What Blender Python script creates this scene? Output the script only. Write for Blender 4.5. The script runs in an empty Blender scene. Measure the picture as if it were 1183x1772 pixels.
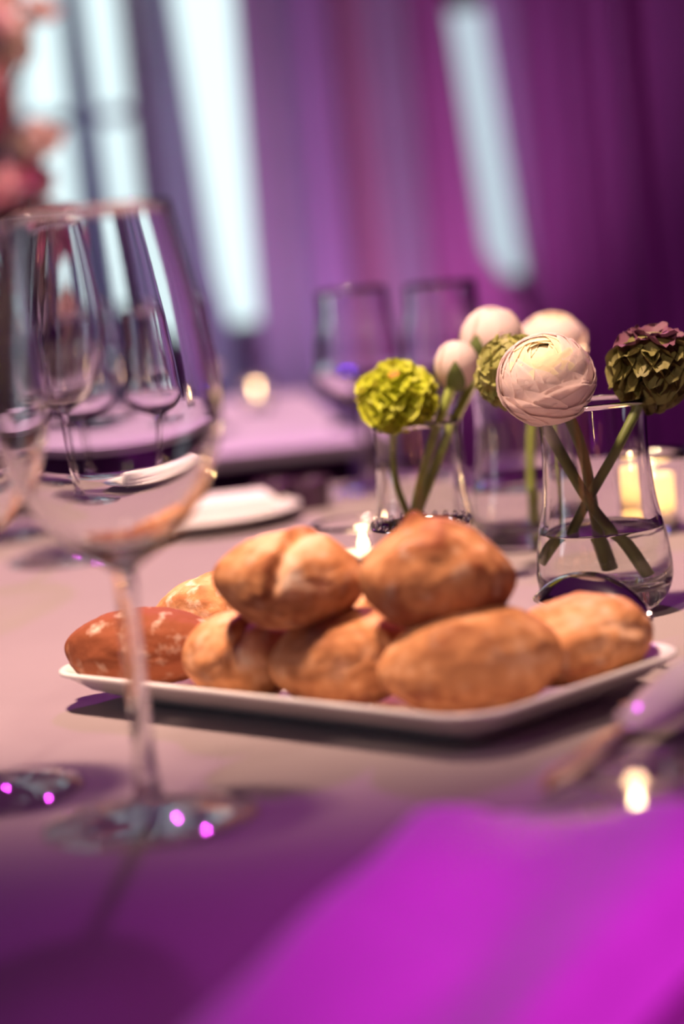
import bpy, bmesh, math, random
from math import pi, sin, cos, tan, radians, exp, sqrt, atan2
from mathutils import Vector, Matrix, noise, Euler

S = bpy.context.scene
COL = S.collection
random.seed(7)

# ------------------------------------------------------------------ camera
CAM = Vector((0, 0, .975))
PITCH, ROLL, FPX = radians(7.4), radians(5.5), 85 / 36 * 1772
cd = bpy.data.cameras.new('camera')
cam = bpy.data.objects.new('camera', cd)
COL.objects.link(cam)
cd.lens, cd.sensor_width, cd.sensor_fit = 85, 36, 'AUTO'
cd.clip_start = .05
cam.matrix_world = (Matrix.Translation(CAM) @ Matrix.Rotation(pi / 2 - PITCH, 4, 'X')
                    @ Matrix.Rotation(-ROLL, 4, 'Z'))
cd.dof.use_dof = True
cd.dof.focus_distance = 1.19
cd.dof.aperture_fstop = 3.5
S.camera = cam

# ------------------------------------------------------------------ world, exposure
S.view_settings.view_transform = 'Standard'
S.view_settings.look = 'None'
S.view_settings.gamma = 1
S.view_settings.exposure = 0
S.view_settings.use_curve_mapping = False
W = bpy.data.worlds.new('room_air')
S.world = W
W.use_nodes = True
W.node_tree.nodes['Background'].inputs[0].default_value = (.30, .035, .32, 1)
W.node_tree.nodes['Background'].inputs[1].default_value = .13
cy = S.cycles
cy.max_bounces = 18
cy.transmission_bounces = 16
cy.glossy_bounces = 6
cy.diffuse_bounces = 3
cy.transparent_max_bounces = 16
cy.caustics_refractive = True
cy.caustics_reflective = False
cy.blur_glossy = .1
cy.sample_clamp_indirect = 10
cy.use_denoising = True


# ------------------------------------------------------------------ lights (ceiling spots, LED wash lamps and an added blossom fill)
def spot(name, loc, target, power, color, size, blend=.3, radius=.06):
    l = bpy.data.lights.new(name, 'SPOT')
    l.energy, l.color, l.spot_size, l.spot_blend, l.shadow_soft_size = power, color, radians(size), blend, radius
    o = bpy.data.objects.new(name, l)
    COL.objects.link(o)
    o.location = loc
    o.rotation_euler = (Vector(target) - Vector(loc)).to_track_quat('-Z', 'Y').to_euler()
    return o


spot('warm_table_spot', (-.35, .95, 2.9), (-.04, 1.51, .75), 560, (1, .65, .48), 33, .5, .12)
spot('warm_front_spot', (-.6, -.9, 2.7), (.02, 1.25, .82), 92, (1, .72, .56), 15, .6, .10)
spot('magenta_wash', (.75, -.7, 2.2), (.115, .60, .76), 150, (1, .035, .95), 11.5, .8, .10)
spot('violet_wash', (.10, 3.5, 2.60), (0, 1.62, .75), 105, (.80, .06, .95), 30, .6, .05)
spot('curtain_lilac', (-.2, 4.1, .25), (-.02, 5.0, 1.35), 34, (.75, .42, .95), 80, .8, .08)
spot('curtain_magenta', (.28, 4.2, .25), (.16, 5.0, 1.3), 24, (1, .26, .72), 70, .8, .08)
spot('curtain_purple', (1.0, 3.7, .25), (.55, 5.0, 1.1), 13, (1, .17, .92), 90, .8, .08)
spot('blossom_fill', (.7, 1.0, 2.7), (-.38, 2.52, 1.10), 110, (1, .78, .62), 13, .6, .06)  # added fill to brighten the blossoms, no such lamp is seen
spot('service_table_spot', (-.4, 2.2, 2.8), (-.22, 2.5, .85), 260, (1, .57, .72), 32, .6, .06)


for n_ in ('warm_table_spot', 'violet_wash'):
    bpy.data.lights[n_].cycles.is_caustics_light = True      # light focused by the glasses


# ------------------------------------------------------------------ placing helpers: a ray of the lens meets a real plane
def _ray(px, py):
    m = cam.matrix_world.to_3x3()
    return m @ Vector(((px - 591.5) / FPX, -(py - 886) / FPX, -1))


def P(px, py, z=.75):
    d = _ray(px, py)
    return CAM + d * ((z - CAM.z) / d.z)


def D(px, py, y):
    d = _ray(px, py)
    return CAM + d * (y / d.y)


# ------------------------------------------------------------------ materials
def nt(name):
    m = bpy.data.materials.new(name)
    m.use_nodes = True
    n = m.node_tree
    return m, n, n.nodes['Principled BSDF']


def pbr(name, col, rough=.6, metal=0., spec=.5, var=.12, scale=40, bump=0., bscale=200, sss=0., trans=0., sheen=0.):
    m, n, b = nt(name)
    b.inputs['Roughness'].default_value = rough
    b.inputs['Metallic'].default_value = metal
    b.inputs['Specular IOR Level'].default_value = spec
    if sheen:
        b.inputs['Sheen Weight'].default_value = sheen
    if sss:
        b.inputs['Subsurface Weight'].default_value = sss
        b.inputs['Subsurface Radius'].default_value = (.006, .004, .003)
    tc = n.nodes.new('ShaderNodeTexCoord')
    no = n.nodes.new('ShaderNodeTexNoise')
    no.inputs['Scale'].default_value = scale
    no.inputs['Detail'].default_value = 4
    n.links.new(tc.outputs['Object'], no.inputs['Vector'])
    r = n.nodes.new('ShaderNodeValToRGB')
    r.color_ramp.elements[0].position = .3
    r.color_ramp.elements[1].position = .7
    r.color_ramp.elements[0].color = tuple(c * (1 - var) for c in col) + (1,)
    r.color_ramp.elements[1].color = tuple(min(1, c * (1 + var)) for c in col) + (1,)
    n.links.new(no.outputs[0], r.inputs[0])
    n.links.new(r.outputs[0], b.inputs['Base Color'])
    if bump:
        n2 = n.nodes.new('ShaderNodeTexNoise')
        n2.inputs['Scale'].default_value = bscale
        n.links.new(tc.outputs['Object'], n2.inputs['Vector'])
        bp = n.nodes.new('ShaderNodeBump')
        bp.inputs['Strength'].default_value = bump
        bp.inputs['Distance'].default_value = .001
        n.links.new(n2.outputs[0], bp.inputs['Height'])
        n.links.new(bp.outputs[0], b.inputs['Normal'])
    if trans:
        t = n.nodes.new('ShaderNodeBsdfTranslucent')
        n.links.new(r.outputs[0], t.inputs[0])
        mx = n.nodes.new('ShaderNodeMixShader')
        mx.inputs[0].default_value = trans
        n.links.new(b.outputs[0], mx.inputs[1])
        n.links.new(t.outputs[0], mx.inputs[2])
        n.links.new(mx.outputs[0], n.nodes['Material Output'].inputs[0])
    return m


def glass(name, ior=1.5, col=(.985, .985, .985)):
    m = bpy.data.materials.new(name)
    m.use_nodes = True
    n = m.node_tree
    n.nodes.remove(n.nodes['Principled BSDF'])
    g = n.nodes.new('ShaderNodeBsdfGlass')
    g.inputs['IOR'].default_value = ior
    g.inputs['Color'].default_value = (*col, 1)
    g.inputs['Roughness'].default_value = 0
    n.links.new(g.outputs[0], n.nodes['Material Output'].inputs[0])
    return m


def emit(name, col, strength):
    m = bpy.data.materials.new(name)
    m.use_nodes = True
    n = m.node_tree
    n.nodes.remove(n.nodes['Principled BSDF'])
    e = n.nodes.new('ShaderNodeEmission')
    e.inputs[0].default_value = (*col, 1)
    e.inputs[1].default_value = strength
    n.links.new(e.outputs[0], n.nodes['Material Output'].inputs[0])
    return m


M = dict(
    glass=glass('clear_glass'), water=glass('water', 1.333, (.97, .98, .97)),
    cloth=pbr('grey_linen', (.250, .205, .218), .85, var=.05, scale=9, bump=.25, bscale=900, sheen=.2),
    floor=pbr('dark_carpet', (.05, .04, .05), .95, var=.3, bump=.4),
    wall=pbr('plum_wall', (.22, .10, .20), .9, var=.08, scale=4),
    frame=pbr('grey_paint', (.30, .30, .34), .5, var=.05),
    china=pbr('white_china', (.80, .78, .78), .16, spec=.5, var=.02, scale=15),
    napkin=pbr('white_linen', (.80, .78, .80), .85, var=.04, scale=20, bump=.25, bscale=700, sheen=.2),
    silver=pbr('polished_silver', (.80, .78, .76), .12, metal=1, var=.03, scale=60),
    tin=pbr('mirror_tin', (.55, .52, .52), .10, metal=1, var=.05, scale=30),
    wood=pbr('table_wood', (.12, .07, .04), .6, var=.3, scale=12),
    petal_white=pbr('white_petal', (.93, .82, .78), .55, spec=.2, var=.03, scale=60, trans=.45),
    petal_heart=pbr('cream_petal', (.92, .84, .62), .55, spec=.2, var=.04, scale=60, trans=.40),
    petal_lime=pbr('lime_petal', (.50, .56, .04), .55, spec=.3, var=.25, scale=90, trans=.25),
    petal_olive=pbr('olive_petal', (.33, .34, .10), .55, spec=.3, var=.22, scale=90, trans=.2),
    petal_shaded=pbr('shaded_olive_petal', (.17, .16, .05), .6, spec=.25, var=.30, scale=70, trans=.12),  # shade on the right flower, put into the petal colour
    petal_lit_tip=pbr('purple_lit_petal', (.16, .065, .10), .6, spec=.25, var=.30, scale=70, trans=.12),  # purple light on that flower's crown, put into the petal colour
    petal_pink=pbr('pink_petal', (.88, .52, .48), .6, var=.2, scale=30, trans=.3),
    petal_peach=pbr('peach_petal', (.92, .70, .56), .6, var=.2, scale=30, trans=.3),
    petal_rose=pbr('rose_petal', (.66, .22, .34), .6, var=.2, scale=30, trans=.3),
    heart=pbr('flower_heart', (.35, .16, .02), .7, var=.3, scale=200),
    stem=pbr('green_stem', (.13, .17, .035), .5, var=.2, scale=60),
    stem_light=pbr('light_green_stem', (.30, .38, .07), .5, var=.2, scale=60),
    sepal=pbr('green_sepal', (.14, .20, .05), .6, var=.2, scale=80),
    twig=pbr('brown_twig', (.16, .09, .06), .8, var=.3),
    wax=pbr('candle_wax', (.90, .82, .66), .5, var=.03, sss=.3),
    wax_shell=pbr('thin_wax', (.92, .84, .66), .5, var=.03, trans=.6),
    wick=pbr('black_wick', (.02, .02, .02), .9),
    flame=emit('candle_flame', (1, .70, .36), 14),
    led=emit('blue_led', (.09, .0, 1), 8),
    black=pbr('black_plastic', (.02, .02, .025), .4),
    shadow_dark=pbr('shadow_cup_dark', (.05, .02, .05), .3),
    skirt=pbr('dark_plum_cloth', (.055, .014, .045), .9, var=.15, scale=6),
    topper=pbr('pale_table_cloth', (.62, .55, .60), .85, var=.05, scale=6),
    c_sheer=pbr('grey_sheer', (.58, .64, .68), .9, var=.06, scale=3, trans=.6),
    c_lilac_lit=pbr('lilac_lit_curtain', (.48, .42, .55), .9, var=.06, scale=3, trans=.15),  # lilac wash light put into the fabric colour
    c_grey=pbr('grey_lilac_curtain', (.44, .46, .48), .9, var=.06, scale=3, trans=.15),
    c_teal=pbr('grey_teal_sheer', (.40, .52, .56), .9, var=.06, scale=3, trans=.55),
    c_maroon_lit=pbr('maroon_lit_curtain', (.42, .27, .32), .9, var=.06, scale=3, trans=.1),  # maroon cast of the wash light put into the fabric colour
    c_mauve_lit=pbr('mauve_lit_curtain', (.50, .25, .44), .9, var=.06, scale=3, trans=.15),  # magenta wash light put into the fabric colour
    c_plum_lit=pbr('plum_lit_curtain', (.34, .15, .32), .9, var=.06, scale=3, trans=.05),  # dim purple wash light put into the fabric colour
    crystal=glass('crystal', 1.55),
)
def thin_glass(name):
    m = bpy.data.materials.new(name)
    m.use_nodes = True
    n = m.node_tree
    n.nodes.remove(n.nodes['Principled BSDF'])
    tr_ = n.nodes.new('ShaderNodeBsdfTransparent')
    tr_.inputs[0].default_value = (.96, .96, .96, 1)
    gl = n.nodes.new('ShaderNodeBsdfGlossy')
    gl.inputs['Roughness'].default_value = 0
    fr = n.nodes.new('ShaderNodeFresnel')
    ge = n.nodes.new('ShaderNodeNewGeometry')
    io = n.nodes.new('ShaderNodeMapRange')           # same reflectance from both sides of the thin sheet
    io.inputs['To Min'].default_value = 1.6
    io.inputs['To Max'].default_value = 1 / 1.6
    n.links.new(ge.outputs['Backfacing'], io.inputs['Value'])
    n.links.new(io.outputs[0], fr.inputs[0])
    mx = n.nodes.new('ShaderNodeMixShader')
    n.links.new(fr.outputs[0], mx.inputs[0])
    n.links.new(tr_.outputs[0], mx.inputs[1])
    n.links.new(gl.outputs[0], mx.inputs[2])
    n.links.new(mx.outputs[0], n.nodes['Material Output'].inputs[0])
    return m


M['thin_glass'] = thin_glass('thin_clear_glass')
# daylight behind the panes
M['day'] = emit('daylit_pane', (.78, .97, 1.0), 1.25)
M['day_added'] = emit('added_window_pane', (.80, .90, 1.0), 3)  # glow of the added left window
M['day_dim'] = emit('daylit_frosted_pane', (.55, .66, .75), 1.0)


def bread_material():
    m, n, b = nt('bread_crust')
    b.inputs['Roughness'].default_value = .7
    b.inputs['Specular IOR Level'].default_value = .10
    at = n.nodes.new('ShaderNodeAttribute')
    at.attribute_name = 'bake'
    tc = n.nodes.new('ShaderNodeTexCoord')
    no = n.nodes.new('ShaderNodeTexNoise')
    no.inputs['Scale'].default_value = 45
    no.inputs['Detail'].default_value = 6
    n.links.new(tc.outputs['Object'], no.inputs['Vector'])
    mp = n.nodes.new('ShaderNodeMath')
    mp.operation = 'MULTIPLY_ADD'
    mp.inputs[1].default_value = .30
    n.links.new(no.outputs[0], mp.inputs[0])
    sep = n.nodes.new('ShaderNodeSeparateColor')
    n.links.new(at.outputs['Color'], sep.inputs[0])
    n.links.new(sep.outputs[0], mp.inputs[2])
    r = n.nodes.new('ShaderNodeValToRGB')
    e = r.color_ramp.elements
    e[0].position, e[0].color = .15, (.88, .61, .40, 1)
    e[1].position, e[1].color = 1.1 if False else 1.0, (.25, .078, .036, 1)
    x = e.new(.42); x.color = (.82, .48, .28, 1)
    x = e.new(.66); x.color = (.61, .285, .125, 1)
    n.links.new(mp.outputs[0], r.inputs[0])
    # dusting of flour
    n2 = n.nodes.new('ShaderNodeTexNoise')
    n2.inputs['Scale'].default_value = 110
    n2.inputs['Detail'].default_value = 5
    n.links.new(tc.outputs['Object'], n2.inputs['Vector'])
    r2 = n.nodes.new('ShaderNodeValToRGB')
    r2.color_ramp.elements[0].position = .56
    r2.color_ramp.elements[1].position = .75
    n.links.new(n2.outputs[0], r2.inputs[0])
    fm = n.nodes.new('ShaderNodeMath')
    fm.operation = 'MULTIPLY'
    n.links.new(r2.outputs[0], fm.inputs[0])
    n.links.new(sep.outputs[1], fm.inputs[1])
    mx = n.nodes.new('ShaderNodeMix')
    mx.data_type = 'RGBA'
    mx.inputs['B'].default_value = (.88, .76, .62, 1)
    n.links.new(fm.outputs[0], mx.inputs['Factor'])
    n.links.new(r.outputs[0], mx.inputs['A'])
    n.links.new(mx.outputs['Result'], b.inputs['Base Color'])
    bp = n.nodes.new('ShaderNodeBump')
    bp.inputs['Strength'].default_value = .7
    bp.inputs['Distance'].default_value = .0022
    n3 = n.nodes.new('ShaderNodeTexNoise')
    n3.inputs['Scale'].default_value = 260
    n3.inputs['Detail'].default_value = 3
    n.links.new(tc.outputs['Object'], n3.inputs['Vector'])
    ad = n.nodes.new('ShaderNodeMath')
    ad.operation = 'MULTIPLY_ADD'
    ad.inputs[1].default_value = .35
    n.links.new(n3.outputs[0], ad.inputs[0])
    n.links.new(no.outputs[0], ad.inputs[2])
    n.links.new(ad.outputs[0], bp.inputs['Height'])
    n.links.new(bp.outputs[0], b.inputs['Normal'])
    return m


M['bread'] = bread_material()


# ------------------------------------------------------------------ object helpers
def empty(name, loc, label, cat, group=None, rz=0.):
    o = bpy.data.objects.new(name, None)
    COL.objects.link(o)
    o.location = loc
    o.rotation_euler = (0, 0, rz)
    o.empty_display_size = .02
    tag(o, label, cat, group)
    return o


def tag(o, label, cat, group=None):
    o['label'] = label
    o['category'] = cat
    if group:
        o['group'] = group
    return o


def mesh(name, verts, faces, smooth=True):
    me = bpy.data.meshes.new(name)
    me.from_pydata([tuple(v) for v in verts], [], faces)
    if smooth:
        me.polygons.foreach_set('use_smooth', [True] * len(me.polygons))
    me.update()
    return me


def obj(name, me, mat=None, parent=None, loc=None, kind=None):
    o = bpy.data.objects.new(name, me)
    COL.objects.link(o)
    if mat and not me.materials:
        me.materials.append(mat)
    if parent:
        o.parent = parent
    if loc is not None:
        o.location = loc
    if kind:
        o['kind'] = kind
    if name in ('bowl', 'stem', 'vase_body') and mat == M['glass']:
        o.cycles.is_caustics_caster = True
    if name in ('tablecloth', 'folded_napkin'):
        o.cycles.is_caustics_receiver = True
    return o


def copy_tree(src, loc, label, rz=0.):
    r = src.copy()
    COL.objects.link(r)
    r.location = loc
    r.rotation_euler = (0, 0, rz)
    r['label'] = label
    for ch in src.children:
        c = ch.copy()
        COL.objects.link(c)
        c.parent = r
        for g in ch.children:
            d = g.copy()
            COL.objects.link(d)
            d.parent = c
    return r


def bez(pts, n=6):
    """smooth a short profile with Catmull-Rom"""
    out = []
    p = [pts[0]] + list(pts) + [pts[-1]]
    for i in range(1, len(p) - 2):
        a, b, c, d = (Vector(q) for q in p[i - 1:i + 3])
        for k in range(n):
            t = k / n
            out.append(.5 * ((2 * b) + (c - a) * t + (2 * a - 5 * b + 4 * c - d) * t * t + (3 * b - a - 3 * c + d) * t ** 3))
    out.append(Vector(pts[-1]))
    return out


def lathe(name, prof, seg=64):
    """prof: (radius, z) pairs; ends on the axis close to a pole"""
    v, f, rows = [], [], []
    for r, z in prof:
        if abs(r) < 1e-6:
            rows.append([len(v)])
            v.append((0, 0, z))
        else:
            rows.append(list(range(len(v), len(v) + seg)))
            v += [(r * cos(2 * pi * k / seg), r * sin(2 * pi * k / seg), z) for k in range(seg)]
    for a, b in zip(rows, rows[1:]):
        for k in range(seg):
            k2 = (k + 1) % seg
            if len(a) == 1 and len(b) == 1:
                continue
            if len(a) == 1:
                f.append((a[0], b[k2], b[k]))
            elif len(b) == 1:
                f.append((a[k], a[k2], b[0]))
            else:
                f.append((a[k], a[k2], b[k2], b[k]))
    return mesh(name, v, f)


def tube(name, pts, radii, seg=12, n=8, cap=True):
    pts = bez([tuple(p) for p in pts], n)
    m = len(pts)
    v, f = [], []
    up = Vector((.31, .17, .93))
    for i, p in enumerate(pts):
        t = (pts[min(i + 1, m - 1)] - pts[max(i - 1, 0)]).normalized()
        a = t.cross(up)
        if a.length < .1:
            a = t.cross(Vector((1, 0, 0)))
        a.normalize()
        b = a.cross(t)
        s = i / (m - 1) * (len(radii) - 1)
        k = min(int(s), len(radii) - 2)
        r = radii[k] + (radii[k + 1] - radii[k]) * (s - k)
        v += [p + r * (a * cos(2 * pi * q / seg) + b * sin(2 * pi * q / seg)) for q in range(seg)]
    for i in range(m - 1):
        for q in range(seg):
            q2 = (q + 1) % seg
            f.append((i * seg + q, i * seg + q2, (i + 1) * seg + q2, (i + 1) * seg + q))
    if cap:
        f.append(tuple(range(seg - 1, -1, -1)))
        f.append(tuple((m - 1) * seg + q for q in range(seg)))
    return mesh(name, v, f)


def box_bm(bm, x0, x1, y0, y1, z0, z1):
    vs = [bm.verts.new((x, y, z)) for x in (x0, x1) for y in (y0, y1) for z in (z0, z1)]
    for q in ((0, 1, 3, 2), (4, 6, 7, 5), (0, 4, 5, 1), (2, 3, 7, 6), (0, 2, 6, 4), (1, 5, 7, 3)):
        bm.faces.new([vs[i] for i in q])


def boxes(name, lst, bevel=0.):
    bm = bmesh.new()
    for b in lst:
        box_bm(bm, *b)
    bmesh.ops.recalc_face_normals(bm, faces=bm.faces)
    if bevel:
        bmesh.ops.bevel(bm, geom=list(bm.edges), offset=bevel, segments=2, affect='EDGES')
    me = bpy.data.meshes.new(name)
    bm.to_mesh(me)
    bm.free()
    return me


def grid(name, nu, nv, fn, closed=False):
    v = [fn(i / (nu - 1) if not closed else i / nu, j / (nv - 1)) for j in range(nv) for i in range(nu)]
    f = []
    for j in range(nv - 1):
        for i in range(nu if closed else nu - 1):
            i2 = (i + 1) % nu
            f.append((j * nu + i, j * nu + i2, (j + 1) * nu + i2, (j + 1) * nu + i))
    return mesh(name, v, f)


def sstep(a, b, x):
    t = min(1, max(0, (x - a) / (b - a)))
    return t * t * (3 - 2 * t)


def thicken(o, t, off=0):
    md = o.modifiers.new('thickness', 'SOLIDIFY')
    md.thickness = t
    md.offset = off
    return o


# ================================================================== the room
obj('floor', boxes('floor', [(-3.2, 3.2, -2.0, 5.6, -.05, 0)]), M['floor'], kind='structure')
WY = 5.30                                    # face of the back wall


def wx(px, py):
    return D(px, py, WY).x


WIN = [(-.745, -.362), (-.350, -.10), (.255, .50)]     # window openings in the back wall
WZB = [.76, .70, .745]
WZT = [2.35, 2.35, 1.375]
edges = [-3.2] + [e for w in WIN for e in w] + [3.2]
sl = [(edges[i], edges[i + 1], WY, WY + .2, 0, 2.9) for i in range(0, len(edges), 2)]
for (a, b), WZ0, WZ1 in zip(WIN, WZB, WZT):
    sl += [(a, b, WY, WY + .2, 0, WZ0), (a, b, WY, WY + .2, WZ1, 2.9)]
obj('wall_back', boxes('wall_back', sl), M['wall'], kind='structure')
for k, (a, b) in enumerate(WIN):
    w = bpy.data.objects.new('window_%d' % (k + 1), None)
    COL.objects.link(w)
    w.location = ((a + b) / 2, WY + .10, WZB[k])
    w['kind'] = 'structure'
    h, hw = WZT[k] - WZB[k], (b - a) / 2
    obj('window_frame', boxes('window_frame', [(-hw, -hw + .02, -.03, .03, 0, h), (hw - .02, hw, -.03, .03, 0, h),
                                               (-hw + .02, hw - .02, -.03, .03, 0, .02), (-hw + .02, hw - .02, -.03, .03, h - .02, h)], .002), M['frame'], w)
    tz = .44 if k == 0 else .9
    if k < 2:
        obj('transom', boxes('transom', [(-hw + .02, hw - .02, -.025, .025, tz - .012, tz + .012)], .002), M['frame'], w)
    if k == 0:
        obj('mullion', boxes('mullion', [(-.10, -.06, -.024, .024, .02, h - .02)], .002), M['frame'], w)
        obj('pane', boxes('pane', [(-hw + .02, -.10, -.004, .004, .02, h - .02)]), M['day'], w)
        obj('pane', boxes('pane', [(-.06, hw - .02, -.004, .004, .02, h - .02)]), M['day'], w)
    else:
        obj('pane', boxes('pane', [(-hw + .02, hw - .02, -.004, .004, .02, h - .02)]), M['day' if k == 1 else 'day_dim'], w)


# the unseen left wall, with a tall window added for the streak in the wine glass
LX, LW = -3.2, (.62, 1.12)
obj('wall_left', boxes('wall_left', [(LX - .2, LX, -2.0, LW[0], 0, 2.9), (LX - .2, LX, LW[1], WY, 0, 2.9), (LX - .2, LX, LW[0], LW[1], 0, .7), (LX - .2, LX, LW[0], LW[1], 2.5, 2.9)]), M['wall'], kind='structure')
w = bpy.data.objects.new('window_4', None)
COL.objects.link(w)
w.location = (LX - .1, (LW[0] + LW[1]) / 2, .7)
w['kind'] = 'structure'
obj('window_frame', boxes('window_frame', [(-.03, .03, -.25, -.23, 0, 1.8), (-.03, .03, .23, .25, 0, 1.8), (-.03, .03, -.23, .23, 0, .02), (-.03, .03, -.23, .23, 1.78, 1.8), (-.025, .025, -.012, .012, .02, 1.78)], .002), M['frame'], w)
for sy in (-.121, .121):
    obj('pane', boxes('pane', [(-.004, .004, sy - .109, sy + .109, .02, 1.78)]), M['day_added'], w)


# curtains: pleated sheets hanging to the floor, some with wash light painted into their colour
def curtain(pl0, pl1, pr0, pr1, y, mat, label, folds, amp, seed, group='curtains along the window wall', spread=0.):
    """left edge through pixels pl0 (upper) and pl1 (lower), right edge likewise, at depth y"""
    rnd = random.Random(seed)
    L0, L1, R0, R1 = D(*pl0, y), D(*pl1, y), D(*pr0, y), D(*pr1, y)
    ZB, ZT = .01, 2.6

    def edge(a, b, z):
        return a.x + (b.x - a.x) * (z - a.z) / (b.z - a.z)
    ph = [rnd.uniform(-.5, .5) for _ in range(8)]
    nu, nv = max(16, folds * 14), 26
    def fn(u, v):
        z = ZB + (ZT - ZB) * v
        zz = min(max(z, .45), 1.75)
        x0, x1 = edge(L0, L1, zz), edge(R0, R1, zz)
        x1 += spread * (1 - sstep(.70, .79, z))
        w = u * folds * 2 * pi
        dy = amp * (sin(w + ph[0]) + .35 * sin(.47 * w + ph[1] * 6) + .2 * sin(2.1 * w + ph[2] * 6 + z))
        return (x0 + (x1 - x0) * u - 0, y + dy, z)
    me = grid('curtain', nu, nv, fn)
    me.transform(Matrix.Translation((-(L1.x + R1.x) / 2, -y, 0)))
    o = obj('curtain', me, M[mat], loc=((L1.x + R1.x) / 2, y, 0))
    thicken(o, .0025)
    tag(o, label, 'curtain', group)
    return o


curtain((-60, 40), (-40, 520), (12, 40), (60, 520), 5.02, 'c_grey', 'grey curtain at the far left edge behind the pink blossoms', 2, .012, 1)
curtain((112, 130), (150, 520), (160, 130), (215, 520), 5.05, 'c_teal', 'narrow grey teal sheer hanging between the two left window panes', 2, .010, 2)
curtain((248, 20), (300, 560), (300, 20), (388, 560), 5.00, 'c_sheer', 'grey sheer curtain just left of the tallest bright window gap', 2, .012, 3, spread=.02)
curtain((405, 20), (448, 560), (492, 20), (545, 560), 5.00, 'c_grey', 'pale grey lilac curtain just right of the tallest bright window gap', 2, .012, 4)
curtain((490, 20), (540, 560), (566, 20), (618, 560), 4.95, 'c_lilac_lit', 'curtain fold with painted bright lilac light rising above the blue light', 2, .015, 5)
curtain((560, 20), (612, 560), (640, 20), (700, 560), 5.00, 'c_maroon_lit', 'curtain with painted maroon light behind the lime green flower', 2, .012, 6)
curtain((632, 20), (690, 560), (702, 20), (752, 560), 4.96, 'c_grey', 'grey purple curtain between the maroon and magenta ones', 2, .014, 7)
curtain((696, 20), (746, 560), (776, 30), (846, 480), 4.99, 'c_mauve_lit', 'curtain with painted magenta light, its edge beside the narrow bright window gap', 3, .014, 8, spread=.08)
curtain((838, 30), (908, 480), (890, 30), (928, 480), 5.06, 'c_lilac_lit', 'thin curtain strip with painted lilac light at right of the narrow bright window gap', 1, .010, 9)
curtain((894, 20), (936, 560), (1070, 20), (1120, 560), 4.99, 'c_plum_lit', 'curtain with painted deep plum light behind the pale ranunculus', 4, .022, 10)
curtain((1060, 20), (1110, 560), (1260, 20), (1310, 560), 5.04, 'c_plum_lit', 'curtain with painted dim plum light at the far right edge', 4, .024, 11)

# ================================================================== the dining table and its cloth
TC, TR = Vector((-.06, .99, 0)), .93
t = empty('dining_table', (TC.x, TC.y, 0), 'round dining table hidden under the grey cloth', 'table')
obj('tabletop', lathe('tabletop', [(0, .715), (TR - .03, .715), (TR - .012, .72), (TR - .012, .738), (TR - .02, .7455), (0, .7455)], 72), M['wood'], t)
obj('pedestal', lathe('pedestal', bez([(0, .0), (.32, .0), (.30, .03), (.10, .07), (.06, .2), (.06, .6), (.14, .7), (.14, .715)], 3), 40), M['wood'], t)


def cloth_fn(u, v):
    a = 2 * pi * u
    if v < .7:
        r = TR * (v / .7)
        x, y = r * cos(a), r * sin(a)
        q = Vector((x * 3, y * 3, 1.3))
        z = .75
        # faint pressed creases left from folding
        return (x, y, z)
    k = (v - .7) / .3
    w = 26
    r = TR + .004 + .012 * min(1, k * 4) + k * (.03 + .045 * sin(w * a))
    return (r * cos(a), r * sin(a), .75 - .003 * min(1, k * 20) - k * .62)


cl = obj('tablecloth', grid('tablecloth', 240, 60, cloth_fn, True), M['cloth'], loc=(TC.x, TC.y, 0))
thicken(cl, .002, 1)
tag(cl, 'grey linen tablecloth covering the round dining table', 'tablecloth')

# ================================================================== bread tray
PC = Vector((-.0005, 1.070, .75))
LH, WH = .137, .0735


def rr_loop(hx, hy, rc, z, n=10):
    pts = []
    for cx, cy, a0 in ((hx - rc, hy - rc, 0), (-hx + rc, hy - rc, pi / 2), (-hx + rc, -hy + rc, pi), (hx - rc, -hy + rc, 1.5 * pi)):
        for k in range(n + 1):
            a = a0 + k / n * pi / 2
            pts.append((cx + rc * cos(a), cy + rc * sin(a), z))
    return pts


def tray_mesh():
    prof = [(-.032, .0), (-.030, .0), (-.028, .0025), (-.012, .0095), (-.003, .0160), (-.0005, .0172), (0, .0182),
            (-.0007, .0192), (-.0020, .0194), (-.0055, .0180), (-.014, .0115), (-.024, .0066), (-.034, .0050)]
    v, f = [], []
    loops = [rr_loop(LH + d, WH + d, max(.006, .024 + d * .6), z) for d, z in prof]
    n = len(loops[0])
    for l in loops:
        v += l
    for j in range(len(loops) - 1):
        for i in range(n):
            i2 = (i + 1) % n
            f.append((j * n + i, j * n + i2, (j + 1) * n + i2, (j + 1) * n + i))
    f.append(tuple(range(n - 1, -1, -1)))
    f.append(tuple((len(loops) - 1) * n + i for i in range(n)))
    return mesh('serving_plate', v, f)


tr = obj('serving_plate', tray_mesh(), M['china'], loc=PC)
tr.rotation_euler = (0, 0, radians(-45))
tag(tr, 'white rectangular porcelain plate with sloping rim under the bread rolls', 'plate')


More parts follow.
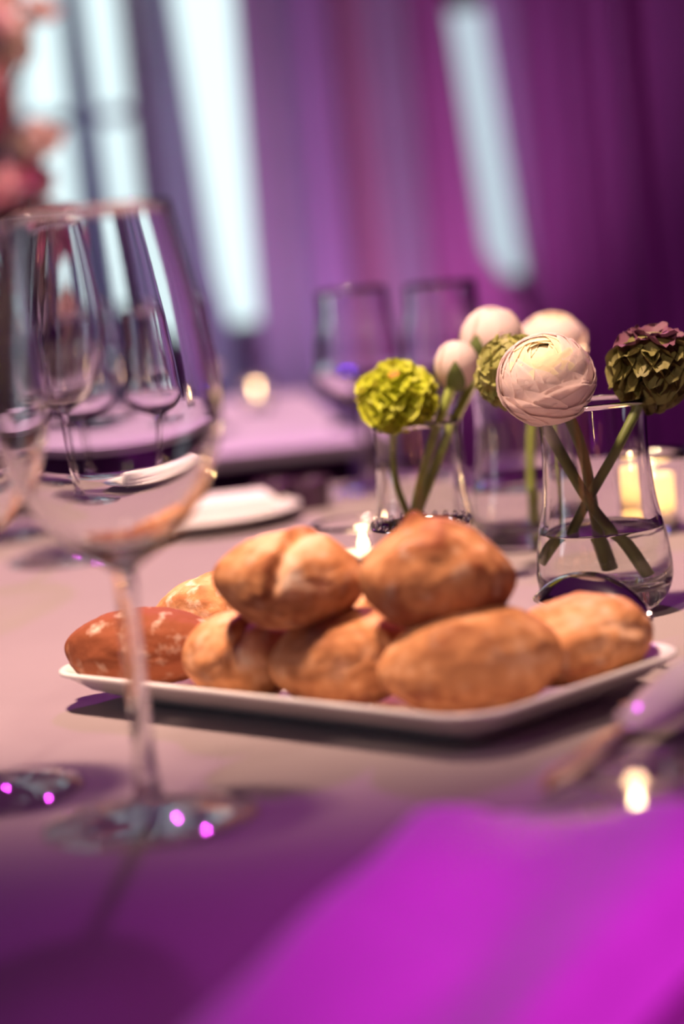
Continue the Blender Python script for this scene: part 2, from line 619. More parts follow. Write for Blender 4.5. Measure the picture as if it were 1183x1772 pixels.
# ================================================================== bread rolls
def roll_mesh(a, b, c, seed, seam=None, point=.35, bake=.45, flour=.5, lump=.10, nub=None, flat=.82):
    """a, b, c half sizes; seam=(x0, slant, depth): a torn slit across the top with a pale far lip"""
    bm = bmesh.new()
    bmesh.ops.create_icosphere(bm, subdivisions=5, radius=1)
    off = Vector((seed * 3.7, seed * 1.3, seed * 2.1))
    cols = []
    for v in bm.verts:
        d = v.co.copy()
        x, y, z = d
        tap = 1 - point * abs(x) ** 2.6
        n1 = noise.noise(d * 1.3 + off)
        n2 = noise.noise(d * 3.1 + off * 2)
        n3 = noise.noise(d * 7 + off)
        n4 = noise.noise(Vector((d.x * 9, d.y * 9, d.z * 3)) + off * 3)
        k = 1 + lump * n1 + lump * .45 * n2 + .030 * n3 + .014 * n4
        px, py, pz = x * a * (1 + .05 * n1), y * b * tap * k, z * c * (tap * .75 + .25) * k
        bk = bake + .06 + .24 * n1 + .18 * n2 + .16 * n4 + .10 * n3 + .34 * max(0, .1 - z) * (1 if z > -.7 else .5)
        fl = flour * (.5 + .5 * z)
        if seam and z > -.25:
            x0, sl, dep = seam
            s = x - x0 - sl * y + .06 * n2
            up = sstep(-.25, .25, z)
            lip = .10 * sstep(-.30, -.03, s) * (1 - sstep(-.02, .03, s))
            groove = dep * exp(-((s - .045) / .055) ** 2)
            bulge = .05 * sstep(.05, .3, s) * (1 - sstep(.5, .8, s))
            h = 1 + up * (lip - groove + bulge)
            py *= 1 + (h - 1) * .8
            pz *= h
            bk += up * (.24 * exp(-((s + .05) / .06) ** 2) - .32 * sstep(.0, .1, s) * (1 - sstep(.22, .5, s)))
            fl += up * .6 * sstep(.0, .1, s) * (1 - sstep(.25, .6, s))
        if nub:
            nx, ny, nh, nw = nub
            g = exp(-(((x - nx) ** 2 + (y - ny) ** 2) / nw ** 2)) * (1 if z > 0 else 0)
            pz += nh * g
            bk += .30 * g
        if z < 0:
            lim = -flat * c
            if pz < lim:
                pz = lim + (pz - lim) * .12
        v.co = (px, py, pz)
        cols.append((min(1, max(0, bk)), min(1, max(0, fl)), 0, 1))
    me = bpy.data.meshes.new('bread_roll')
    bm.to_mesh(me)
    bm.free()
    me.polygons.foreach_set('use_smooth', [True] * len(me.polygons))
    at = me.color_attributes.new('bake', 'FLOAT_COLOR', 'POINT')
    at.data.foreach_set('color', [x for c_ in cols for x in c_])
    me.materials.append(M['bread'])
    return me


def bread(px, py, z, dims, rot, label, **kw):
    o = obj('bread_roll', roll_mesh(*dims, **kw), loc=P(px, py, z))
    o.rotation_euler = tuple(radians(q) for q in rot)
    tag(o, label, 'bread roll', 'bread rolls piled on the white plate')
    return o


bread(501, 1004, .813, (.0335, .027, .0220), (4, 6, -6), 'pale golden bread roll on top at left with a torn slit',
      seed=1, seam=(.18, .35, .13), point=.36, bake=.40, flour=.5)
bread(755, 1001, .8118, (.0338, .029, .0240), (0, 7, 10), 'round bread roll on top at right with a browned peak',
      seed=2, point=.18, bake=.56, flour=.6, lump=.15, nub=(-.30, .1, .0055, .15))
bread(246, 1120, .7750, (.0410, .025, .0195), (0, 0, -22), 'dark brown bread roll at the far left end of the plate',
      seed=3, point=.32, bake=.95, flour=.8)
bread(372, 1060, .7755, (.037, .024, .0200), (0, -6, -32), 'golden floury bread roll half hidden at the back left of the pile',
      seed=4, point=.3, bake=.50, flour=1.0)
bread(422, 1137, .7770, (.0275, .025, .0215), (0, 0, -18), 'small pale bread roll with a short slit in the lower left row',
      seed=5, seam=(.38, .3, .12), point=.20, bake=.36, flour=.5)
bread(596, 1140, .7770, (.0335, .027, .0220), (0, 0, 12), 'smooth orange bread roll in the middle of the lower row',
      seed=6, point=.26, bake=.44, flour=.2, lump=.08)
bread(818, 1146, .7775, (.0405, .027, .0240), (0, 0, 8), 'largest bread roll at the front corner with a pinched top',
      seed=7, point=.40, bake=.44, flour=.25, lump=.09, nub=(.05, .1, .0045, .20))
bread(1005, 1108, .7770, (.0350, .027, .0200), (0, 0, 30), 'wrinkled bread roll at the right end of the plate',
      seed=8, point=.18, bake=.42, flour=.6, lump=.15)
bread(655, 1075, .775, (.030, .022, .020), (0, 0, 40), 'pale bread roll glimpsed in the gap between the two top rolls',
      seed=9, point=.25, bake=.34, flour=.9)


# ================================================================== wine glasses
def wine_glass_parts(root, H=.230, foot=.041, rmax=.0415, rim=.0305, zb=.096, seg=72):
    s = H / .230
    z = lambda q: q * s
    outer = bez([(.0042, z(zb)), (.010, z(zb + .004)), (.024, z(zb + .014)), (.0355, z(zb + .032)), (rmax, z(zb + .052)), (rmax - .0008, z(zb + .075)),
                 (rmax - .0045, z(zb + .103)), (rim, z(.230))], 5)
    t = .0015
    inner = bez([(0, z(zb + .0065)), (.008, z(zb + .0075)), (.022, z(zb + .0155)), (.0355 - t, z(zb + .033)), (rmax - t, z(zb + .0525)), (rmax - .0008 - t, z(zb + .075)),
                 (rmax - .0045 - t, z(zb + .103)), (rim - t, z(.2297))], 5)
    obj('bowl', lathe('bowl', list(outer) + [Vector((rim - t * .5, z(.2304)))] + list(reversed(inner)), seg), M['glass'], root)
    stem = bez([(.0058, z(.0085)), (.0046, z(.016)), (.0038, z(.030)), (.0036, z(.060)), (.0038, z(.085)), (.0042, z(zb))], 4)
    obj('stem', lathe('stem', stem, 32), M['glass'], root)
    ft = [(0, .0006), (foot * .6, .0004), (foot - .0015, 0), (foot, .0008), (foot - .0008, .0018), (foot * .75, .0022), (foot * .48, .0029), (foot * .28, .0048), (.0058, z(.0085))]
    obj('foot', lathe('foot', ft, seg), M['thin_glass'], root)


WG = 'tall clear wine glasses on the grey table'
g1 = empty('wine_glass', P(262, 1422), 'tall clear wine glass standing in front of the bread plate', 'wine glass', WG)
wine_glass_parts(g1)
for px, py, lab in ((-30, 1378, 'wine glass cut by the left edge of the picture beside the nearest glass'),
                    (118, 968, 'wine glass whose foot shows below the bowl of the nearest glass')):
    copy_tree(g1, P(px, py), lab, random.uniform(0, 3))
lg = empty('wine_glass', P(322, 878), 'lower wine glass far back, seen through the right of the nearest bowl', 'wine glass', 'lower wine glasses at the back of the table')
wine_glass_parts(lg, .155, .030, .032, .027, .096, 48)
for px, py, lab in ((148, 892, 'lower wine glass far back, seen through the middle of the nearest bowl'),
                    (0, 936, 'lower wine glass standing far back at the left edge of the picture'),
                    (640, 850, 'lower wine glass at the back of the table behind the lime flower'),
                    (792, 846, 'lower wine glass at the back of the table behind the white buds')):
    copy_tree(lg, P(px, py), lab, random.uniform(0, 3))


# ================================================================== vases and flowers
def vase(loc, label, s=1., water=.044):
    t = empty('glass_vase', loc, label, 'vase', 'small clear glass flower vases')
    outer = bez([(0, .0004), (.018, .0), (.027, .003), (.0335, .012), (.0352, .022), (.0335, .038), (.0295, .058), (.0276, .078), (.0274, .092), (.0282, .1095)], 5)
    th = .0016
    inner = bez([(0, .0135), (.017, .0138), (.027, .0165), (.0325, .0235), (.0322, .036), (.0335 - .0044, .048), (.0295 - .0024, .061), (.0276 - th, .078), (.0274 - th, .092), (.0282 - th, .1092)], 5)
    prof = list(outer) + [Vector((.0282 - th * .5, .1100))] + list(reversed(inner))
    obj('vase_body', lathe('vase_body', [(r * s, z * s) for r, z in prof], 80), M['glass'], t)
    # water overlaps the inner wall by a hair so no air film shows
    wp = [(r + .0003 if r > 0 else 0, z - .0003) for r, z in inner if z < water]
    rw = wp[-1][0]
    prof = wp + [(rw, water), (rw - .0012, water - .0009), (rw - .003, water - .0012), (0, water - .0012)]
    w = obj('water', lathe('water', [(r * s, z * s) for r, z in prof], 80), M['water'], t)
    w['label'] = 'still clear water'
    return t


VR, VL, VB = P(1052, 1058), P(744, 1022), P(915, 945)
vase(VR, 'clear glass vase at right in front of the candle, holding three crossed stems')
vase(VL, 'clear glass vase behind the bread with a lime green flower', .88, .042)
vase(VB, 'glass vase farthest back, between the two nearer vases', .95, .040)


def petal_patch(R, zs, th0, th1, dphi, flare, tuck, nu=8, nv=6):
    """a petal wrapped on a spheroid: th measured from the flower axis, th0 base, th1 tip"""
    def fn(u, v):
        uu = 2 * u - 1
        tip = th1 + (th0 - th1) * .32 * abs(uu) ** 2.2
        th = th0 + (tip - th0) * v
        w = dphi * (.35 + .65 * sin(min(1, v * 1.15) * pi / 2))
        ph = w * uu / max(.55, sin(max(th, .25)))* .8
        r = R * (1 + flare * v ** 3 + tuck * uu)
        return (r * sin(th) * cos(ph), r * sin(th) * sin(ph), r * zs * cos(th))
    return fn


def place_head(name, pos, axis, label, group):
    t = empty(name, pos, label, 'flower', group)
    t.rotation_mode = 'QUATERNION'
    t.rotation_quaternion = Vector(axis).normalized().to_track_quat('Z', 'Y')
    return t


def add_stem(root, pts, r0, r1, mat):
    inv = (Matrix.Translation(root.location) @ root.rotation_quaternion.to_matrix().to_4x4()).inverted()
    me = tube('stem', [inv @ Vector(p) for p in pts], [r0, r1, r1 * 1.05], 12, 8)
    return obj('stem', me, mat, root)


def ranunculus(pos, axis, R, n, label, group, zs=.90, open_=.22, seed=1, mats=('petal_white', 'petal_heart')):
    rnd = random.Random(seed)
    t = place_head('white_ranunculus', pos, axis, label, group)
    for i in range(n):
        k = i / (n - 1)
        Rk = R * (1 - .20 * k)
        zk = zs * (1 + .16 * k - .10 * max(0, k - .8) * 5)
        th1 = radians(104 - 97 * k ** .75 + rnd.uniform(-5, 5))
        th0 = radians(170 - 95 * k)
        me = grid('petal', 9, 8, petal_patch(Rk, zk, th0, th1, radians(58 - 8 * k), .05, .03))
        o = obj('petal', me, M[mats[1] if k > .72 else mats[0]], t)
        o.rotation_euler = (rnd.uniform(-.05, .05), rnd.uniform(-.05, .05), i * 2.39996 + rnd.uniform(-.2, .2))
    h = obj('flower_heart', lathe('flower_heart', bez([(0, R * .86 * zs), (R * .16, R * .84 * zs), (R * .34, R * .66 * zs), (R * .3, R * .2), (0, R * .1)], 3), 16), M['petal_heart'], t)
    h['label'] = 'cream centre'
    for q in range(5):
        o = obj('sepal', grid('sepal', 5, 6, lambda u, v: ((.15 + .55 * v) * R * 1.04 * cos((u - .5) * .7 * (1 - .8 * v)), (.15 + .55 * v) * R * 1.04 * sin((u - .5) * .9 * (1 - .8 * v)), -R * zs * (1.02 - .30 * v ** 2))), M['sepal'], t)
        o.rotation_euler = (0, 0, q * 2 * pi / 5)
    return t


def cup_petal(l, w, cup, curl, ruff, seed, nu=7, nv=6):
    rnd = random.Random(seed)
    a, b = rnd.uniform(0, 6), rnd.uniform(2.4, 3.6)
    def fn(u, v):
        uu = 2 * u - 1
        ww = w * sin(pi * (.12 + .70 * v)) ** .7
        x = uu * ww
        y = l * v * (1 - .30 * uu * uu)
        z = cup * (uu * uu) * w * (1 - .3 * v) - curl * l * (v ** 2.2) + ruff * l * v * v * sin(b * uu * 2 + a)
        return (x, y, z)
    return grid('petal', nu, nv, fn)


def ruffled(pos, axis, R, n, label, group, mat, seed, zs=.8, spread=125, heart=True, tip=None, name='green_ranunculus', psize=1.):
    rnd = random.Random(seed)
    t = place_head(name, pos, axis, label, group)
    core = obj('flower_core', lathe('flower_core', bez([(0, -R * .75 * zs), (R * .55, -R * .5 * zs), (R * .72, 0), (R * .55, R * .55 * zs), (0, R * .72 * zs)], 4), 20), M[mat], t)
    lib = [cup_petal(R * .60 * psize, R * .37 * psize, rnd.uniform(.5, .9), rnd.uniform(-.10, .25), .10, seed * 10 + k) for k in range(6)]
    for me in lib:
        me.materials.append(M[mat])
    lib2 = []
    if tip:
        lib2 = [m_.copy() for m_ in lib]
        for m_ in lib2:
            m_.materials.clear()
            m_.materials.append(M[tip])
    for i in range(n):
        k = (i + .5) / n
        th = math.acos(1 - k * (1 - cos(radians(spread))))
        ph = i * 2.39996 + rnd.uniform(-.2, .2)
        nrm = Vector((sin(th) * cos(ph), sin(th) * sin(ph), cos(th)))
        away = Vector((cos(th) * cos(ph), cos(th) * sin(ph), -sin(th)))   # tangent leaving the axis
        lift = .95 - .35 * k
        yd = (nrm * lift + away * (.55 + .25 * k)).normalized()
        zd = (nrm * .6 - away * .8)
        zd = (zd - yd * zd.dot(yd)).normalized()
        xd = yd.cross(zd)
        base = Vector((nrm.x, nrm.y, nrm.z * zs)) * R * .52
        s = rnd.uniform(.85, 1.12) * (.72 + .4 * k)
        m4 = Matrix((xd, yd, zd)).transposed().to_4x4()
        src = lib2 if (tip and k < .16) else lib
        o = obj('petal', rnd.choice(src), None, t)
        o.matrix_local = Matrix.Translation(base) @ m4 @ Matrix.Scale(s, 4)
    if heart:
        h = obj('flower_heart', lathe('flower_heart', bez([(0, R * .60 * zs), (R * .16, R * .66 * zs), (R * .13, R * .80 * zs), (0, R * .84 * zs)], 3), 14), M['heart'], t)
        h['label'] = 'orange brown centre'
    return t


def bud(pos, axis, R, label, group, seed, zs=1.15):
    rnd = random.Random(seed)
    t = place_head('white_ranunculus_bud', pos, axis, label, group)
    for i in range(9):
        k = i / 8
        me = grid('petal', 9, 7, petal_patch(R * (1 - .14 * k), zs * (1 + .10 * k), radians(170 - 30 * k), radians(30 - 26 * k), radians(66), .02, .03))
        o = obj('petal', me, M['petal_white'], t)
        o.rotation_euler = (rnd.uniform(-.08, .08), rnd.uniform(-.08, .08), i * 2.39996)
    for q in range(4):
        def sf(u, v):
            th = radians(172 - 100 * v)
            ph = (u - .5) * 1.5 * sin(pi * (.1 + .88 * v)) / max(.5, sin(th))*.6
            r = R * 1.05
            return (r * sin(th) * cos(ph), r * sin(th) * sin(ph), r * zs * cos(th))
        o = obj('sepal', grid('sepal', 5, 7, sf), M['sepal'], t)
        o.rotation_euler = (0, 0, q * pi / 2 + seed)
    return t


GF = 'flowers standing in the glass vases'
yv = VR.y
f = ranunculus(D(944, 655, yv - .016), (-.10, -.62, .72), .0247, 78, 'large pale pink white ranunculus in focus at the rim of the right vase', GF, seed=3)
add_stem(f, [D(962, 690, yv - .005), D(990, 735, yv), D(1012, 800, yv + .004), D(1028, 890, yv + .006), D(1052, 985, yv + .012)], .0032, .0029, M['stem'])
f = ruffled(D(883, 641, yv + .032), (-.75, -.25, .55), .0240, 110, 'olive green ranunculus tucked behind the large pale bloom', GF, 'petal_olive', 5, zs=.95, spread=140, heart=False, psize=.8)
add_stem(f, [D(900, 660, yv + .012), D(940, 728, yv - .004), D(1018, 868, yv - .008), D(1072, 938, yv - .006), D(1106, 1000, yv - .004)], .0032, .0028, M['stem'])
f = ruffled(D(1128, 624, yv + .004), (.08, -.10, 1), .0220, 64, 'ranunculus leaning out at right, painted with olive shade and purple light on its crown', GF, 'petal_shaded', 6, zs=.95, spread=150, heart=False, tip='petal_lit_tip', psize=1.3)
add_stem(f, [D(1120, 655, yv), D(1110, 690, yv - .002), D(1062, 785, yv - .010), D(1016, 868, yv + .001), D(962, 975, yv + .008)], .0030, .0026, M['stem'])
yl = VL.y
f = ruffled(D(686, 677, yl - .012), (-.05, -.38, .9), .0232, 90, 'lime green ruffled ranunculus at left above the bread pile', GF, 'petal_lime', 8, zs=.60, spread=138, psize=1.08)
add_stem(f, [D(684, 700, yl - .006), D(680, 760, yl), D(684, 830, yl), D(705, 890, yl - .004), D(722, 930, yl - .004)], .0022, .0020, M['stem_light'])
f = bud(D(789, 632, yl + .002), (.05, -.10, 1), .0125, 'small white ranunculus bud with a green sepal beside the lime flower', GF, 1)
add_stem(f, [D(786, 655, yl), D(772, 695, yl - .004), D(745, 770, yl - .004), D(722, 860, yl - .006), D(712, 930, yl - .006)], .0030, .0026, M['stem_light'])
f = bud(D(850, 588, yl + .03), (.10, -.15, 1), .0185, 'larger white ranunculus bud rising behind the olive bloom', GF, 2, 1.05)
add_stem(f, [D(842, 625, yl + .03), D(818, 662, yl + .02), D(780, 740, yl + .006), D(745, 830, yl), D(722, 890, yl - .002), D(712, 940, yl + .004)], .0032, .0027, M['stem_light'])
yb = VB.y
f = ranunculus(D(955, 588, yb), (.1, -.2, 1), .0215, 22, 'blurred white ranunculus farthest back, peeping over the large pale bloom', GF, zs=.8, seed=9)
add_stem(f, [D(950, 610, yb), D(925, 700, yb), D(918, 780, yb), D(920, 880, yb), D(924, 915, yb)], .0030, .0027, M['stem_light'])


# ================================================================== candles
def candle(loc, label, lab2, s=1., H=.051, rim=.0240, base=.0150, wax_r=.0128, wax_h=.012, fl=1., power=.6, off=(0, 0), shell=0.):
    h = empty('candle_holder', loc, label, 'candle holder', 'clear glass candle holders')
    prof = bez([(0, .0003), (base - .002, 0), (base, .002), (base + (rim - base) * .35, H * .4), (rim, H)], 4)
    inn = bez([(0, .0045), (base - .004, .0048), (base - .0005, .007), (base + (rim - base) * .35 - .0012, H * .42), (rim - .0014, H)], 4)
    obj('holder_glass', lathe('holder_glass', [(r * s, z * s) for r, z in list(prof) + list(reversed(inn))], 56), M['glass'], h)
    t = empty('tealight', Vector(loc) + Vector((off[0], off[1], .0050 * s)), lab2, 'candle', 'lit tealights')
    wr = min(wax_r, (base - .0015) * s)
    w = wax_h
    obj('wax', lathe('wax', [(0, 0), (wr, 0), (wr, w - .001), (wr - .001, w), (wr * .6, w - .0008), (0, w - .001)], 32), M['wax'], t)
    if shell:
        obj('wax_wall', lathe('wax_wall', [(wr - .0016, w - .002), (wr - .0002, w - .002), (wr, w), (wr * 1.03, shell), (wr * .98, shell + .001), (wr * .90, shell), (wr - .0016, w), (wr - .0016, w - .002)], 32), M['wax_shell'], t)
    obj('wick', lathe('wick', [(0, w - .0015), (.0006, w - .0015), (.0006, w + .0025), (0, w + .0028)], 8), M['wick'], t)
    obj('flame', lathe('flame', bez([(0, w + .0015), (.0026 * fl, w + .004 * fl), (.0034 * fl, w + .007 * fl), (.002 * fl, w + .012 * fl), (0, w + .018 * fl)], 4), 16), M['flame'], t)
    l = bpy.data.lights.new('flame_light', 'POINT')
    l.energy, l.color, l.shadow_soft_size = power, (1, .62, .30), .004
    o = bpy.data.objects.new('flame_light', l)
    COL.objects.link(o)
    o.parent = t
    o.location = (0, 0, w + .024 * fl)
    return h


candle(P(1134, 922), 'tapered clear glass candle holder glowing at right behind the right vase', 'lit tealight inside the glass at right behind the vase', wax_h=.010, fl=1.3, wax_r=.0132, shell=.031, power=.8)
candle(P(632, 985), 'low clear glass candle bowl behind the bread, left of the left vase', 'lit tealight in the low glass bowl behind the bread', 1., .030, .031, .020, wax_h=.006, fl=.7, power=.3)
candle(P(1107, 1450), 'clear glass candle holder in the foreground just beyond the magenta lit napkin', 'lit tealight in the foreground glass at the right edge', .8, .030, wax_h=.004, fl=.55, power=.04)

# silver cup of crystals behind the bread pile
cp = empty('silver_cup', P(744, 1082), 'mirror polished silver cup peeking out behind the top right bread roll', 'cup')
obj('cup_body', lathe('cup_body', [(0, 0), (.0245, 0), (.0255, .001), (.0257, .052), (.0262, .0535), (.0255, .054), (.0247, .053), (.0245, .004), (0, .004)], 56), M['tin'], cp)
rnd = random.Random(4)
for q in range(26):
    a = q / 26 * 2 * pi
    bm = bmesh.new()
    bmesh.ops.create_icosphere(bm, subdivisions=1, radius=.0017)
    me = bpy.data.meshes.new('crystal')
    bm.to_mesh(me)
    bm.free()
    obj('crystal', me, M['crystal'], cp, loc=(.0250 * cos(a), .0250 * sin(a), .0552))

# serving spoon lying on the plate, its domed bowl over the far rim
SN, ST = D(1110, 1066, 1.080), D(945, 1026, 1.150)      # neck and tip of the bowl
sp = empty('serving_spoon', SN, 'polished serving spoon with its domed bowl between the right vase and the bread', 'spoon')
sx_ = (ST - SN)
sL = sx_.length / 2
sp.rotation_mode = 'QUATERNION'
sX = sx_.normalized()
sY = Vector((0, 0, 1)).cross(sX).normalized()
sZ = sX.cross(sY)
sp.rotation_quaternion = Matrix((sX, sY, sZ)).transposed().to_quaternion()


def spoon_bowl(u, v):
    a, r = 2 * pi * u, v
    x = sL + sL * r * cos(a)
    y = .0185 * r * sin(a) * (1 + .15 * cos(a))
    return (x, y, .0140 * (1 - r ** 2.4))


thicken(obj('spoon_bowl', grid('spoon_bowl', 48, 14, spoon_bowl, True), M['silver'], sp), .0014)
inv_ = (Matrix.Translation(SN) @ sp.rotation_quaternion.to_matrix().to_4x4()).inverted()
hp = [SN + sX * .001, SN - sX * .006, P(1096, 1094, .7660), P(1062, 1112, .7592), P(1010, 1130, .7592), P(940, 1150, .7592)]
obj('handle', tube('handle', [inv_ @ q for q in hp], [.0024, .0020, .0018, .0018, .0020], 10, 6), M['silver'], sp)


# ================================================================== knife at the right, napkin in front
kr = P(1112, 1244, .770)
ka = P(985, 1352, .768)
dirk = (ka - kr).normalized()
k = empty('table_knife', kr, 'table knife at the right edge, bright reflection painted as a white handle, tip towards the napkin', 'knife')
k.rotation_euler = (0, 0, atan2(dirk.y, dirk.x))
bl = (ka - kr).length
def blade(u, v):
    # u along, v round the section
    w = .0085 * (1 - .75 * max(0, (u - .72) / .28) ** 2) * (1 if u > .12 else .55 + .45 * u / .12)
    a = 2 * pi * v
    return (.010 + u * (bl + .01), w * cos(a), .0011 * sin(a) + .0000)
obj('blade', grid('blade', 24, 17, blade), M['silver'], k)
hm = tube('handle', [(.012, 0, 0), (0, 0, .0005), (-.03, 0, .001), (-.08, 0, .001), (-.10, 0, 0)], [.0022, .0062, .0078, .0078, .0070], 14, 6)
hm.transform(Matrix.Diagonal((1, 1.5, .9, 1)))
obj('handle', hm, M['china'], k)  # white colour stands in for a bright reflection on polished metal
rs = obj('knife_rest', boxes('knife_rest', [(-.006, .006, -.03, .03, 0, .0135)], .003), M['silver'], loc=Vector((kr.x, kr.y, .75)) - Vector((dirk.x, dirk.y, 0)) * .055)
rs.rotation_euler = (0, 0, atan2(dirk.y, dirk.x))
tag(rs, 'small silver knife rest under the knife handle at the right', 'knife rest')


def napkin_mesh():
    A, B = P(285, 1790, .772), P(735, 1385, .772)         # left edge, near to far
    C_, E_ = P(1080, 1790, .768), P(1215, 1610, .768)     # right edge
    o = Vector((A.x, A.y, 0))
    dl = Vector((B.x - A.x, B.y - A.y, 0))
    L = dl.length
    dl.normalize()
    nr = Vector((dl.y, -dl.x, 0))
    W_ = (Vector((C_.x, C_.y, 0)) - o).dot(nr)
    def fn(u, v):
        s = -.10 + v * (L + .11)                           # along the fold
        w = u * W_ * .77
        q = Vector((w * 30, s * 7, 0))
        nz = noise.noise(q) * .5 + noise.noise(q * 2.3) * .25
        up = sstep(0, .06, u) * (1 - sstep(.90, 1, u))
        end = 1 - .75 * sstep(.86, 1, v)
        z = .7515 + up * end * (.016 + .0055 * sin(w * 95 + s * 7) + .006 * nz)
        jag = .012 * noise.noise(Vector((w * 55, 3.3, 0))) * sstep(.6, 1, v)
        spread = .055 * v * max(0, u - .3)
        p = o + dl * (s + jag + .05 * sin(pi * min(1, u * 1.1)) * v) + nr * (w + spread + .003 * noise.noise(Vector((s * 14, 0, u * 3))))
        return (p.x, p.y, z)
    return fn


nk = obj('folded_napkin', grid('folded_napkin', 60, 80, napkin_mesh()), M['napkin'])
thicken(nk, .0012)
tag(nk, 'white folded linen napkin lit bright magenta in the near foreground', 'napkin')

# ================================================================== far side of the table
fp = P(352, 912)
pl = obj('side_plate', lathe('side_plate', bez([(0, .003), (.035, .003), (.04, 0), (.045, .001), (.062, .008), (.070, .0105), (.0705, .0115), (.062, .0098), (.046, .0045), (0, .0045)], 3), 48), M['china'], loc=fp)
tag(pl, 'white side plate under the folded napkin at the back left of the table', 'plate')
def fold(u, v):
    return (0, 0, 0)
nb = obj('folded_napkin', boxes('folded_napkin', [(-.052, .052, -.030, .030, 0, .0045), (-.051, .050, -.029, .028, .0048, .0095), (-.049, .051, -.028, .029, .0098, .0150)], .0015), M['napkin'], loc=fp + Vector((0, 0, .0048)))
nb.rotation_euler = (0, 0, radians(10))
tag(nb, 'white napkin folded flat on the side plate behind the nearest wine glass', 'napkin')
for px, py, lab in ((478, 884, 'dark cup standing in for a wine glass foot shadow, left of its twin'), (540, 880, 'dark cup standing in for a wine glass foot shadow, right of its twin')):  # made-up dark cups in place of the shadows of wine glass feet
    o = obj('shadow_cup', lathe('shadow_cup', bez([(0, 0), (.012, 0), (.0135, .002), (.015, .017), (.0155, .021), (.0145, .021), (.0125, .004), (0, .004)], 3), 32), M['shadow_dark'], loc=P(px, py))
    tag(o, lab, 'shadow_cup', 'dark cups standing in for shadows at the back of the table')

# ================================================================== service table behind
sv = empty('service_table', (-.52, 2.53, 0), 'long service table with dark skirt beyond the dining table', 'table', None, radians(5))
obj('tabletop', boxes('tabletop', [(-.78, .50, -.30, .30, .715, .742)], .003), M['wood'], sv)
for sx in (-.72, .44):
    for sy in (-.25, .25):
        obj('leg', boxes('leg', [(sx - .02, sx + .02, sy - .02, sy + .02, 0, .715)]), M['wood'], sv)
def skirt(u, v):
    hx0, hx1, hy = -.79, .51, .31
    per = [(hx0, -hy), (hx1, -hy), (hx1, hy), (hx0, hy), (hx0, -hy)]
    q = u * 4
    i = min(3, int(q))
    tt = q - i
    x = per[i][0] + (per[i + 1][0] - per[i][0]) * tt
    y = per[i][1] + (per[i + 1][1] - per[i][1]) * tt
    w = .008 * sin(u * 4 * 26 * pi / 2) * (1 - v)
    return (x * (1 + w / .8), y * (1 + w / .31), .012 + .728 * v)
so = obj('table_skirt', grid('table_skirt', 400, 8, skirt), M['skirt'], sv)
tcn = obj('tablecloth', boxes('tablecloth', [(-.80, .52, -.325, .325, .7425, .7485), (-.80, .52, -.3265, -.3235, .735, .7485)], .001), M['topper'], loc=sv.location)
tcn.rotation_euler = sv.rotation_euler
tag(tcn, 'pale tablecloth on the service table lit pink', 'tablecloth')
TOP = .7485
# short stemmed glasses there
sg = empty('wine_glass', P(335, 752, TOP), 'short stemmed glass on the service table, seen through the nearest bowl at right', 'wine glass', 'glasses on the service table')
wine_glass_parts(sg, .140, .028, .028, .024, .080, 40)
copy_tree(sg, P(190, 748, TOP), 'short stemmed glass on the service table, seen through the nearest bowl at left')
# blue LED puck lamp
lp = empty('led_lamp', P(602, 737, TOP), 'small blue glowing lamp on the service table', 'lamp')
obj('lamp_body', lathe('lamp_body', [(0, 0), (.018, 0), (.018, .004), (.004, .006), (.004, .046), (.010, .048), (.013, .056), (.013, .060), (.010, .068), (0, .070)], 24), M['black'], lp)
obj('lamp_bulb', lathe('lamp_bulb', bez([(0, 0), (.0066, 0), (.006, .002), (.003, .0035), (0, .004)], 3), 20), M['led'], lp, loc=(0, -.0125, .058)).rotation_euler = (pi / 2, 0, 0)

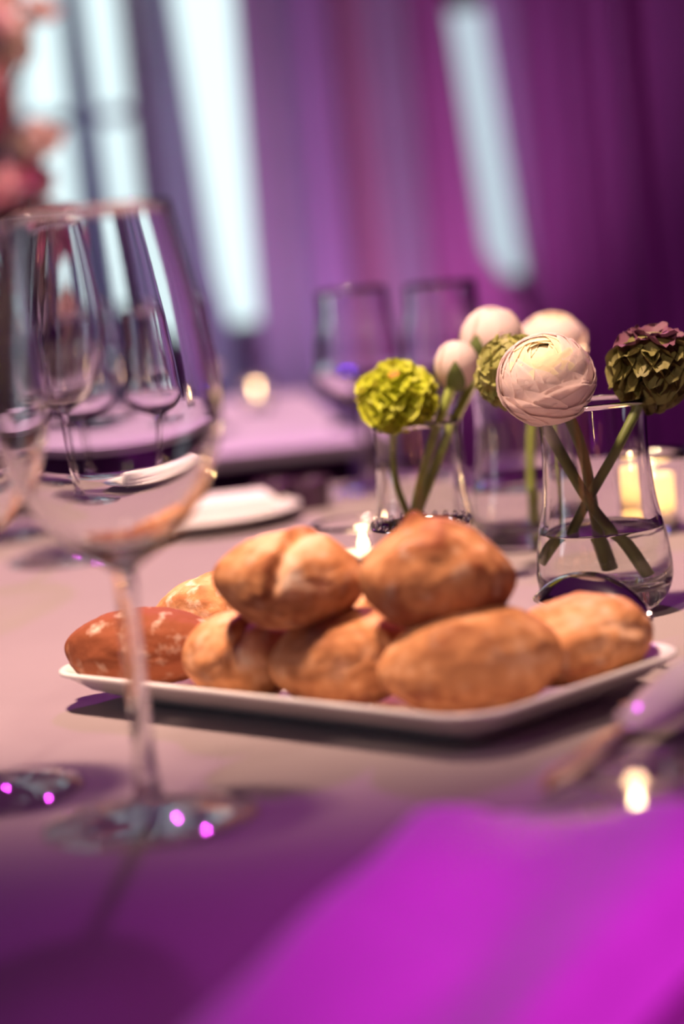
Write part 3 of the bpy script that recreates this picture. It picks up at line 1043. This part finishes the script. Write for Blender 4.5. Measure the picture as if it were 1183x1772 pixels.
# tall blossom arrangement at the left
fa = empty('blossom_arrangement', P(20, 742, TOP), 'tall arrangement of pink and peach blossoms at the upper left', 'flowers')
obj('vase_body', lathe('vase_body', bez([(0, 0), (.05, 0), (.052, .01), (.03, .06), (.024, .16), (.034, .22), (.031, .22), (.020, .16), (0, .1)], 4), 40), M['glass'], fa)
rnd = random.Random(11)
def rosette(R, seed):
    lib = []
    r2 = random.Random(seed)
    return cup_petal(R, R * .55, .35, -.30, .08, seed)
pm = {}
for nm in ('petal_pink', 'petal_peach', 'petal_rose'):
    me = rosette(.030, 3)
    me.materials.append(M[nm])
    pm[nm] = me
spots = [(8, 20, 'petal_peach'), (40, 62, 'petal_peach'), (-20, 60, 'petal_pink'), (15, 125, 'petal_peach'), (-15, 150, 'petal_pink'), (12, 190, 'petal_pink'), (20, 215, 'petal_pink'),
         (-20, 235, 'petal_rose'), (35, 270, 'petal_peach'), (55, 290, 'petal_peach'), (30, 330, 'petal_pink'), (62, 330, 'petal_rose'), (15, 355, 'petal_pink'), (85, 395, 'petal_rose'),
         (110, 425, 'petal_rose'), (95, 440, 'petal_rose'), (115, 540, 'petal_peach'), (108, 575, 'petal_peach'), (60, 40, 'petal_peach'), (48, 105, 'petal_peach'), (70, 255, 'petal_peach'), (88, 330, 'petal_pink'), (45, 395, 'petal_pink'), (-30, 380, 'petal_rose'), (-40, 20, 'petal_pink'), (-10, 440, 'petal_rose')]
for i, (px, py, nm) in enumerate(spots):
    y = 2.52 + rnd.uniform(-.05, .08)
    c = D(px, py, y) - fa.location
    br = tube('branch', [(rnd.uniform(-.01, .01), rnd.uniform(-.01, .01), .15), (c.x * .35, c.y * .3, .15 + (c.z - .15) * .55 + .03), tuple(c)], [.003, .0022, .0016], 8, 5)
    obj('branch', br, M['twig'], fa)
    b = bpy.data.objects.new('blossom', None)
    COL.objects.link(b)
    b.parent = fa
    b.location = c
    b.rotation_euler = (rnd.uniform(.3, 1.3), rnd.uniform(-.5, .5), rnd.uniform(-.8, .8))
    for q in range(8):
        o = obj('petal', pm[nm], None, b)
        o.rotation_euler = (radians(25 + 35 * (q % 2)), 0, q * 2 * pi / 8)
    obj('blossom_heart', lathe('blossom_heart', [(0, 0), (.007, .002), (.006, .010), (0, .013)], 10), M['petal_peach'], b)

# two made-up lit tealights standing in for glints on the service table
for px, py, lab, lb2 in ((447, 712, 'glass candle holder added for a glint on the service table, right of the nearest wine bowl', 'added tealight standing in for a glint on the service table, right of the nearest wine bowl'),
                         (255, 722, 'glass candle holder added for a glint on the service table, seen through the nearest bowl', 'added tealight standing in for a glint on the service table, seen through the nearest bowl')):
    candle(P(px, py, TOP), lab, lb2, .9, .040, fl=.6, power=.10)
